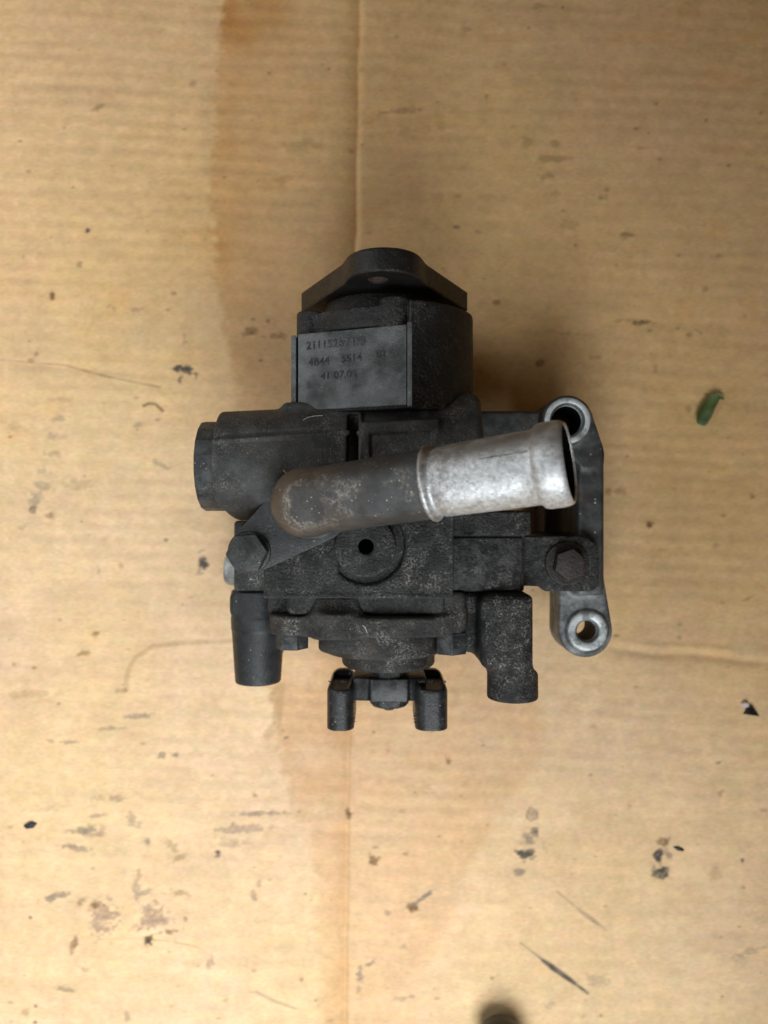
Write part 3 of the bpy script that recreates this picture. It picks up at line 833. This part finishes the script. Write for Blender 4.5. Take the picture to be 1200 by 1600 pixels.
# --- main housing: block, left shoulder, right mounting arm
g = Grid((-64, -41, 14), (63, 22, 92), 0.6)
f = sbox(g, -45.9, 26.3, -32.7, 20, 30, 79.0, 1.0)
f = smin(f, scyl(g, 'z', (-6.8, -12.8), 11.3, 60, 90.0, 1.0), 1.6)
f = smin(f, spoly(g, 'z', hull_poly([(-48.6, -14.2, 7.0), (-26, 2.5, 13.0)], 28), 60, 84.9, 0.6), 1.5)
f = smin(f, sbox(g, -22, -10, -10, 6, 70, 87.5, 2.0), 2.5)
f = smin(f, sbox(g, -61.5, -30, -32.5, -3.5, 20, 58, 1.5), 1.0)
f = smin(f, sbox(g, 15, 55, -31.2, 0.5, 25, 70.5, 1.0), 1.5)
f = smin(f, sbox(g, 22, 57.6, -9.2, 0.5, 25, 71.2, 1.2), 0.8)
f = smax(f, -scyl(g, 'y', (33, 73.5), 3.4, -8.6, 6, 0.8), 0.8)
f = smin(f, sbox(g, -38, 24, -40, -20, 24, 74.5, 3.0), 1.6)                  # neck towards the front cover
f = smax(f, -scyl(g, 'x', (-37.6, 77.0), 3.0, -42, -24.5, 1.0), 1.2)         # undercuts behind the cover
f = smax(f, -scyl(g, 'x', (-37.6, 77.0), 3.3, -3, 22, 1.0), 1.2)
f = smax(f, -sbox(g, 27.5, 33.5, -38, -31.6, 55, 78, 1.0), 0.6)
f = smin(f, sbox(g, -45.9, 26.2, -32.8, -31.3, 60, 79.5, 0.4), 0.3)          # machined lip on the lower edge
f = smin(f, sbox(g, 25.1, 26.4, -32.8, 2, 60, 79.5, 0.4), 0.3)
f = smax(f, -scyl(g, 'z', (-6.6, -12.6), 2.8, 79, 95, 0.1), 0.8)
f = smin(f, sbox(g, -46.5, -34, -40.5, -30, 28, 66, 2.0), 1.5)
ring = np.abs(np.sqrt((g.X + 6.8)**2 + (g.Y + 12.8)**2) - 13.0) - 1.5
f = smax(f, -np.maximum(np.maximum(ring, 76.8 - g.Z), np.maximum(-(g.X + 17), g.Z - 84)), 2.2)          # channel added round the boss so its outline falls in shade
housing = nets('pump_housing', g, f, M['cast'], pump)

bm = bmesh.new()
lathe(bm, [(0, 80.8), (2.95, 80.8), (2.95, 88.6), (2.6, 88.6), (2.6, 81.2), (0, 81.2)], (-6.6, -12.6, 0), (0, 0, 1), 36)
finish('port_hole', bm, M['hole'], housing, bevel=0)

# --- dusty upper skin of the right arm
bm = bmesh.new()
prism(bm, [(26.2, -30.6), (53.5, -30.6), (54.2, -9.9), (26.2, -9.9)], 'z', 66, 71.6)
finish('mounting_arm', bm, M['cast_dust'], pump, bevel=0.7)

# --- the two mounting legs
g = Grid((-67, -75, 28), (-34, -31, 60), 0.5)
f = scyl(g, 'y', (-53.6, 45), 11.2, -50, -33, 0.8)
f = smin(f, sbox(g, -64.4, -43, -44, -33.2, 30, 53.8, 3), 1.5)
f = smin(f, scyl(g, 'y', (-53.6, 45), 9.6, -72.3, -44, 0.8, r2=11.4), 0.6)
f = smin(f, sbox(g, -48, -37, -58, -36, 34, 50, 2.5), 3.0)
f = smax(f, -scyl(g, 'y', (-53.6, 45), 4.5, -90, -60, 0.2), 0.5)
nets('mounting_leg', g, f, M['smooth'], pump)
g = Grid((26, -76, 45), (63, -30, 84), 0.5)
f = scyl(g, 'y', (50.6, 68.6), 10.0, -73.2, -33, 0.8, r2=9.6)
f = smin(f, sbox(g, 37, 57.4, -61, -31.5, 48, 78.2, 4.5), 3.0)
f = smin(f, sbox(g, 27, 46, -56.5, -32, 48, 64.5, 3.0), 3.5)
f = smax(f, -sbox(g, 57.2, 85, -63.5, -10, 30, 105, 6.0), 1.2)               # scooped outer flank
f = smax(f, -scyl(g, 'y', (50.6, 69), 4.5, -90, -60, 0.2), 0.5)
nets('mounting_leg', g, f, M['cast_dust'], pump)

# --- front cover, retainer and seal ring
g = Grid((-49, -51, 12), (34, -31, 87), 0.5)
f = smax(spoly(g, 'y', hull_poly([(-35.5, 63, 10.5), (-41, 45, 4), (21.5, 65, 10.5), (27, 45, 4), (-12, 71.5, 7), (6, 71.5, 7), (-20, 20, 8), (10, 20, 8)], 24), -48.4, -40.4, 1.4), -1e3 + 0 * g.X, 0)
f = smin(f, scyl(g, 'y', (-18.2, 72), 9.0, -48.6, -38.8, 0.9), 3.0)
f = smin(f, sbox(g, -27, -9.5, -42, -32, 50, 75.5, 2.5), 6.0)
f = smin(f, sbox(g, 21, 32, -46, -30, 50, 73.0, 3.0), 5.0)
cover = nets('front_cover', g, f, M['front'], pump)
for (x, z, rot) in ((-36.5, 66.5, 0.1), (26.2, 68.5, 0.5)):
    bm = bmesh.new()
    prism(bm, hexagon(x, z, 11.5, rot), 'y', -54.0 if x < 0 else -55.5, -47)
    finish('cover_bolt', bm, M['smooth'], cover, bevel=0.4)
g = Grid((-28, -66, 18), (30, -46, 82), 0.5)
f = scyl(g, 'y', (-0.5, 52.5), 25.0, -57.2, -46, 1.6)
f = smin(f, scyl(g, 'y', (-15, 66), 11.0, -55.0, -46, 1.6), 2.0)
f = smin(f, scyl(g, 'y', (1.8, 53), 19.2, -63.2, -50, 1.8), 0.8)
f = smax(f, -scyl(g, 'y', (1.8, 53), 13.0, -70, -61.5, 0.5), 0.6)
nets('seal_retainer', g, f, M['front'], pump)

# --- drive coupling: hub, bridge and two rubber prongs
bm = bmesh.new()
lathe(bm, [(0, -79.6), (7.0, -79.6), (8.0, -78.6), (8.0, -60.0), (0, -60.0)], (2.2, 0, 55.0), (0, 1, 0), 12)
coupling = finish('drive_coupling', bm, M['rubber'], pump, bevel=0.4, sharp=25)
bm = bmesh.new()
lathe(bm, [(0, -80.0), (2.0, -80.0), (2.0, -78.4), (0, -78.4)], (2.0, 0, 60.2), (0, 1, 0), 20)
finish('rust_spot', bm, M['rust'], coupling, bevel=0.2)
bm = bmesh.new()
prism(bm, [(-12.5, 46), (17, 46), (17, 61.5), (10.2, 62.2), (9.4, 64.0), (-5.2, 64.0), (-6.2, 62.0), (-12.5, 61.5)], 'y', -76.2, -67.0)
finish('bridge', bm, M['rubber'], coupling, bevel=0.5)
def fringe(x0, x1, y, z, n, dy, parent):
    """frayed rubber burrs left along a moulded edge"""
    bm = bmesh.new()
    for _ in range(n):
        x = random.uniform(x0, x1)
        h = random.uniform(0.25, 1.1)
        w = random.uniform(0.15, 0.5)
        zz = z + random.uniform(-1.6, 0.1)
        a = [bm.verts.new(p) for p in ((x - w, y, zz), (x + w, y, zz), (x + random.uniform(-.7, .7), y + dy * h, zz + random.uniform(-.3, .5)), (x, y - dy * 0.2, zz + 0.35))]
        for t in ((0, 1, 2), (0, 3, 2), (1, 3, 2), (0, 1, 3)):
            bm.faces.new([a[i] for i in t])
    o = finish('burr', bm, M['rubber'], parent, bevel=0)
    o['kind'] = 'stuff'
for s, xa, xb in ((-1, -22.6, -11.9), (1, 12.3, 25.2)):
    g = Grid((xa - 1, -88, 36), (xb + 1, -65, 72.5), 0.4)
    w = xb - xa
    f = sbox(g, xa, xb, -90, -66.8, 38, 70.5, 4.6)
    f = smax(f, np.maximum(g.Y - (-66.9), -86.0 - g.Y), 0.5)
    f = smax(f, -sbox(g, xa + 1.6, xb - 1.6, -69.8, -60, 46, 85, 1.5), 0.5)    # hollow in the end
    pr = nets('prong', g, f, M['rubber'], coupling)
    fringe(xa + 0.8, xb - 0.8, -66.9, 69.6, 26, 1, pr)
    bm = bmesh.new()
    for _ in range(12):
        y = random.uniform(-84, -74)
        x = xb if s < 0 else xa
        zz = 66.5 + random.uniform(-2, 1.5)
        q = random.uniform(.3, 1.1) * (1 if s < 0 else -1)
        a = [bm.verts.new(p) for p in ((x - q * .6, y - .3, zz), (x - q * .6, y + .3, zz), (x + q, y + random.uniform(-.4, .4), zz + .2), (x - q * .6, y, zz + .5))]
        for t in ((0, 1, 2), (0, 3, 2), (1, 3, 2), (0, 1, 3)):
            bm.faces.new([a[i] for i in t])
    finish('burr', bm, M['rubber'], pr, bevel=0)['kind'] = 'stuff'

# --- hose flange, its bolt, the bent pipe and the silver hose end
bm = bmesh.new()
prism(bm, hull_poly([(-49, -14.6, 8.2), (-26, 2.5, 14.2)], 56), 'z', 84.8, 90.0)
hflange = finish('hose_flange', bm, M['smooth'], pump, bevel=0.5, angle=50)
bm = bmesh.new()
lathe(bm, [(7.8, 0), (7.8, 0.7), (7.0, 1.4), (0, 1.4)], (-49, -14.6, 90), (0, 0, 1), 48)
prism(bm, hexagon(-49, -14.6, 13.0, R(4)), 'z', 91.2, 97.0)
bolt = finish('flange_bolt', bm, M['bolt'], pump, bevel=0.55, seg=3)
bm = bmesh.new()
lathe(bm, [(12.9, -0.2), (13.2, 0.5), (12.6, 1.2), (11.4, 1.6), (11.2, -0.2)], (-26.6, 2.9, 90), (0, 0, 1), 64, closed=True)
finish('weld_ring', bm, M['smooth'], hflange, bevel=0)
P0 = np.array([-27.0, 3.3, 103.0])
DIR = np.array([83.0, 11.7, 34.0])
LEN = float(np.linalg.norm(DIR))
DIR /= LEN
def along(t):
    return P0 + DIR * t
g = Grid((-41, -12, 86), (18, 25, 134), 0.5)
f = scap(g, (-27, 3.3, 80), P0, 11.9)
f = smin(f, scap(g, P0, along(60), 11.55), 2.5)
f = smax(f, shalf(g, along(46.5), DIR), 0.3)
f = smax(f, 86.5 - g.Z, 0.2)
elbow = nets('pipe_bend', g, f, M['pipe'], pump)
bm = bmesh.new()
L = LEN
prof = [(11.2, 45.4), (11.9, 45.5), (12.4, 45.9), (12.6, 46.5), (12.4, 47.1), (11.6, 47.6), (10.9, 48.4), (10.95, 49.2), (11.35, 50.0), (11.45, 53), (11.6, 64), (11.7, 76), (11.7, 80.4), (12.1, 81.2),
        (12.95, 81.9), (13.3, 83.2), (13.3, 87.4), (13.0, 89.2), (12.5, 90.2), (12.1, 90.5), (11.75, 90.3), (11.7, 89.6), (11.2, 82), (10.2, 60), (10.2, 45.4)]
lathe(bm, prof, P0, DIR, 96, closed=True)
nip = finish('hose_nipple', bm, M['silver'], pump, bevel=0, sharp=60)
bm = bmesh.new()
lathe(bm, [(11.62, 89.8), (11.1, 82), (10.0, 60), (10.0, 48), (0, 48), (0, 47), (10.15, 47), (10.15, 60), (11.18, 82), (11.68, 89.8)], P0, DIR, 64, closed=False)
finish('bore_shade', bm, M['hole'], nip, bevel=0)  # near-black liner, shade down the bore put into its colour
# long scratch on the pipe wall
bm = bmesh.new()
side = np.cross(DIR, (0, 0, 1)); side /= np.linalg.norm(side)
upv = np.cross(side, DIR)
aa = R(24)
nrm = -side * math.sin(aa) + upv * math.cos(aa)
tan = np.cross(nrm, DIR)
pts = []
for k in range(15):
    t = 65.5 + k * 1.05
    c = along(t) + nrm * (11.66 + 0.01 * k)
    w = 0.05 + 0.16 * random.random()
    o_ = random.uniform(-.15, .15)
    pts.append((bm.verts.new(c + tan * (w + o_)), bm.verts.new(c - tan * (w - o_)), bm.verts.new(c - nrm * 0.5)))
for a, b in zip(pts[:-1], pts[1:]):
    bm.faces.new((a[0], b[0], b[1], a[1]))
    bm.faces.new((a[1], b[1], b[2], a[2]))
    bm.faces.new((a[2], b[2], b[0], a[0]))
finish('scratch', bm, M['rust_bolt'], nip, bevel=0)

# --- aluminium bracket on the right, its bare rims, arm plate and bolt
g = Grid((34, -63, 0), (96, 48, 66), 0.55)
f = smax(sbox(g, 79.0, 89.8, -34, 40, 0.5, 59, 1.6), shalf(g, (83.6, 40, 0), (19, 6.6, 0)), 1.5)
f = smin(f, spoly(g, 'z', hull_poly([(84.6, -49.8, 11.3), (82.5, -30, 9.0), (83.8, -30, 8.8)], 40), 31, 50, 1.2), 3.0)
f = smin(f, spoly(g, 'z', hull_poly([(75, 35.5, 10.0), (79.5, 41.5, 3.5), (68, 42, 2.5), (83, 24, 6.0)], 30), 14, 59.5, 1.2), 3.0)
f = smin(f, sbox(g, 36, 70, 27.5, 42, 30, 54, 1.6), 3.0)
f = smin(f, sbox(g, 62, 84, 14, 30, 20, 50, 2.0), 4.0)
f = smin(f, sbox(g, 66, 86, -31.5, -9.5, 6, 58.5, 1.5), 2.5)
f = smin(f, sbox(g, 73.2, 82, -14, 32, 0.6, 22, 1.2), 1.5)
f = smin(f, scyl(g, 'z', (74.3, 37.0), 10.4, 40, 60.6, 1.2), 0.8)
f = smin(f, scyl(g, 'z', (85.0, -49.8), 9.2, 36, 51.3, 1.2), 0.6)
f = smax(f, -scyl(g, 'z', (74.3, 37.0), 6.3, -5, 90, 0.1), 0.9)
f = smax(f, -scyl(g, 'z', (85.0, -49.8), 4.3, -5, 90, 0.1), 0.9)
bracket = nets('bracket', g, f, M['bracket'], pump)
for (x, y, z, ro, ri, m) in ((74.3, 37.0, 60.75, 9.9, 6.3, 'rim'), (85.0, -49.8, 51.45, 8.8, 4.3, 'rim')):
    bm = bmesh.new()
    lathe(bm, [(ro, -0.9), (ro - 0.7, -0.1), (ro - 1.6, 0.05), (ri + 1.2, 0.0), (ri + 0.3, -0.5), (ri - 0.1, -1.6), (ri - 0.1, -3.0), (ro, -3.0)], (x, y, z), (0, 0, 1), 64, closed=True)
    rim = finish('hole_rim', bm, M[m], bracket, bevel=0)
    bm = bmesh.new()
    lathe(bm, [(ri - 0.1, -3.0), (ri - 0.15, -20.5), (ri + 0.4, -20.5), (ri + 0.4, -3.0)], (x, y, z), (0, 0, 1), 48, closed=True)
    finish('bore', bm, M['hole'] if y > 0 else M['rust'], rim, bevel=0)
bm = bmesh.new()
prism(bm, [(50, -29.5), (62, -29.8), (64.5, -31.8), (83.5, -31.8), (86.0, -29.5), (86.0, -14), (81.0, -9.6), (50, -9.6)], 'z', 58.8, 64.0)
arm = finish('bracket_arm', bm, M['cast_dust'], pump, bevel=0.7)
bm = bmesh.new()
lathe(bm, [(8.8, 0), (8.8, 1.2), (8.2, 1.8), (0, 1.8)], (73.0, -20.6, 64), (0, 0, 1), 48)
prism(bm, hexagon(73.0, -20.6, 11.0, R(20)), 'z', 65.6, 71.0)
finish('bracket_bolt', bm, M['rust_bolt'], pump, bevel=1.1, seg=3)

# --- bright plug at the far left, low on the housing
bm = bmesh.new()
lathe(bm, [(0, -70.0), (5.8, -70.0), (7.0, -68.8), (7.2, -66), (7.2, -60), (0, -60)], (0, -25.4, 33), (1, 0, 0), 12)
finish('side_plug', bm, M['plug'], pump, bevel=0.5, sharp=35)

# --- lint fibres lying on the castings
def fibre(pts, r, parent):
    bm = bmesh.new()
    n = len(pts)
    rings = []
    for i, p in enumerate(pts):
        p = Vector(p)
        d = (Vector(pts[min(i + 1, n - 1)]) - Vector(pts[max(i - 1, 0)])).normalized()
        s = d.cross(Vector((0, 0, 1))).normalized()
        u = s.cross(d)
        rings.append([bm.verts.new(p + (s * math.cos(a) + u * math.sin(a)) * r) for a in (0, 2.1, 4.2)])
    for A, B in zip(rings[:-1], rings[1:]):
        for k in range(3):
            bm.faces.new((A[k], A[(k + 1) % 3], B[(k + 1) % 3], B[k]))
    finish('lint_fibre', bm, M['lint'], parent, bevel=0)
fibre([(-29.5, 33.6, 90.2), (-28.0, 34.6, 89.5), (-25.5, 35.2, 89.0), (-22.5, 35.4, 88.9)], 0.14, barrel)
fibre([(-36, 15, 95.9), (-34.8, 13.8, 95.8), (-34.2, 12.8, 95.5)], 0.12, barrel)
fibre([(-8.0, -42.6, 81.8), (-7.0, -43.5, 81.9), (-6.3, -45.5, 81.9)], 0.14, cover)

# ------------------------------------------------------------------ loose things on the cardboard
def ground_pt(u, v):
    return ((u - 600) * 0.3117, (800 - v) * 0.3117)

# curled green leaf
def leaf():
    x0, y0 = ground_pt(1104, 640)
    spine = [(-4.6, -7.6, 3.2), (-3.2, -4.6, 2.2), (-1.4, -1.2, 1.6), (0.6, 2.2, 1.5), (2.8, 5.0, 1.8), (5.4, 6.2, 2.2), (7.6, 4.8, 2.4)]
    wid = [2.2, 3.5, 3.7, 3.4, 2.7, 1.6, 0.3]
    bm = bmesh.new()
    rows = []
    n = len(spine)
    for i, p in enumerate(spine):
        d = (Vector(spine[min(i + 1, n - 1)]) - Vector(spine[max(i - 1, 0)])).normalized()
        s = d.cross(Vector((0, 0, 1))).normalized()
        row = []
        for k in range(-3, 4):
            q = k / 3.0
            cup = 1.3 * (abs(q) ** 1.7) * (wid[i] / 2.6)
            row.append((Vector(p) + s * wid[i] * q * (0.92 + 0.08 * math.sin(i * 3 + k)) + Vector((0, 0, cup + 0.15 * math.sin(i * 2.3 + k * 1.7)))))
        rows.append(row)
    top = [[bm.verts.new(v) for v in r] for r in rows]
    bot = [[bm.verts.new(v - Vector((0, 0, 0.25))) for v in r] for r in rows]
    for i in range(n - 1):
        for k in range(6):
            bm.faces.new((top[i][k], top[i][k + 1], top[i + 1][k + 1], top[i + 1][k]))
            bm.faces.new((bot[i][k], bot[i + 1][k], bot[i + 1][k + 1], bot[i][k + 1]))
        bm.faces.new((top[i][0], top[i + 1][0], bot[i + 1][0], bot[i][0]))
        bm.faces.new((top[i][6], bot[i][6], bot[i + 1][6], top[i + 1][6]))
    for i in (0, n - 1):
        for k in range(6):
            bm.faces.new((top[i][k], bot[i][k], bot[i][k + 1], top[i][k + 1]))
    zmin = min(v.co.z for v in bm.verts)
    bmesh.ops.translate(bm, vec=(0, 0, -zmin), verts=bm.verts)
    bmesh.ops.subdivide_edges(bm, edges=bm.edges[:], cuts=1, use_grid_fill=True, smooth=0.6)
    o = finish('leaf', bm, M['leaf'], None, bevel=0)
    o.location = (x0 * MM, y0 * MM, 0.0006)
    tag(o, 'small curled green leaf scrap lying on the cardboard right of the bracket', 'leaf')
leaf()

# black plastic shard with a pale broken end
x0, y0 = ground_pt(1172, 1110)
sh = bpy.data.objects.new('plastic_shard', None)
COL.objects.link(sh)
sh.location = (x0 * MM, y0 * MM, -0.0006)
tag(sh, 'small pointed black plastic shard with a pale broken end near the right edge', 'shard')
def wedge(name, base, apex_pts, mat):
    bm = bmesh.new()
    b = [bm.verts.new((p[0], p[1], 0)) for p in base]
    t = [bm.verts.new(p) for p in apex_pts]
    n = len(base)
    bm.faces.new(b[::-1])
    bm.faces.new(t)
    for i in range(n):
        bm.faces.new((b[i], b[(i + 1) % n], t[(i + 1) % n], t[i]))
    finish(name, bm, mat, sh, bevel=0.12)
wedge('blade', [(-3.6, -1.8), (5.2, -3.2), (0.8, 2.6), (-1.2, 3.2)], [(-2.6, -1.5, 2.3), (4.3, -2.7, 0.8), (0.6, 1.8, 2.2), (-0.9, 2.4, 2.4)], M['shard'])
wedge('broken_end', [(-5.0, 3.6), (-3.2, 1.6), (-1.4, 2.0), (-1.2, 4.0), (-3.4, 4.8)], [(-4.4, 3.5, 2.6), (-3.0, 2.0, 2.8), (-1.6, 2.3, 2.7), (-1.5, 3.7, 2.6), (-3.3, 4.3, 2.6)], M['shard_edge'])

# dark crumbs of dirt
for (u, v, a, b, h, rot, lab) in ((47, 1289, 2.9, 1.5, 1.3, 20, 'black crumb lying alone near the lower left edge'),
                                  (1061, 1326, 2.5, 0.9, 1.0, -20, 'thin dark crumb beside the smudges at lower right')):
    bm = bmesh.new()
    bmesh.ops.create_icosphere(bm, subdivisions=3, radius=1.0)
    for vv in bm.verts:
        c = vv.co
        k = 1 + 0.18 * math.sin(c.x * 5 + u) * math.cos(c.y * 4 + 1) + 0.12 * math.sin(c.z * 7 + c.x * 3)
        vv.co = Vector((c.x * a * k, c.y * b * k, c.z * h * 0.6 * k + h * 0.5))
    bmesh.ops.rotate(bm, cent=(0, 0, 0), matrix=Matrix.Rotation(R(rot), 3, 'Z'), verts=bm.verts)
    o = finish('dirt_crumb', bm, M['crumb'], None, bevel=0)
    gx, gy = ground_pt(u, v)
    o.location = (gx * MM, gy * MM, -0.0006)
    tag(o, lab, 'crumb', 'loose dirt crumbs')

# rounded black grip poking in at the bottom edge
hd = bpy.data.objects.new('tool_handle', None)
COL.objects.link(hd)
ang = R(-72)
hx, hy = 52.0, -239.5
hd.location = (hx * MM, hy * MM, 0.0115)
hd.rotation_euler = (0, 0, ang)
tag(hd, 'rounded black handle end poking in at the bottom edge, out of focus', 'handle')
bm = bmesh.new()
prof = [(0, 0)] + [(11.2 * math.sin(a), 11.2 - 11.2 * math.cos(a)) for a in [R(x) for x in range(10, 91, 10)]]
prof += [(11.6, 20), (12.0, 40), (11.0, 60), (10.0, 78), (11.5, 92), (11.5, 97), (0, 97)]
lathe(bm, prof, (0, 0, 0), (1, 0, 0), 40)
finish('grip', bm, M['handle'], hd, bevel=0)
bm = bmesh.new()
lathe(bm, [(3, 90), (3, 160), (0, 160)], (0, 0, 0), (1, 0, 0), 20)
finish('shank', bm, M['bolt'], hd, bevel=0)
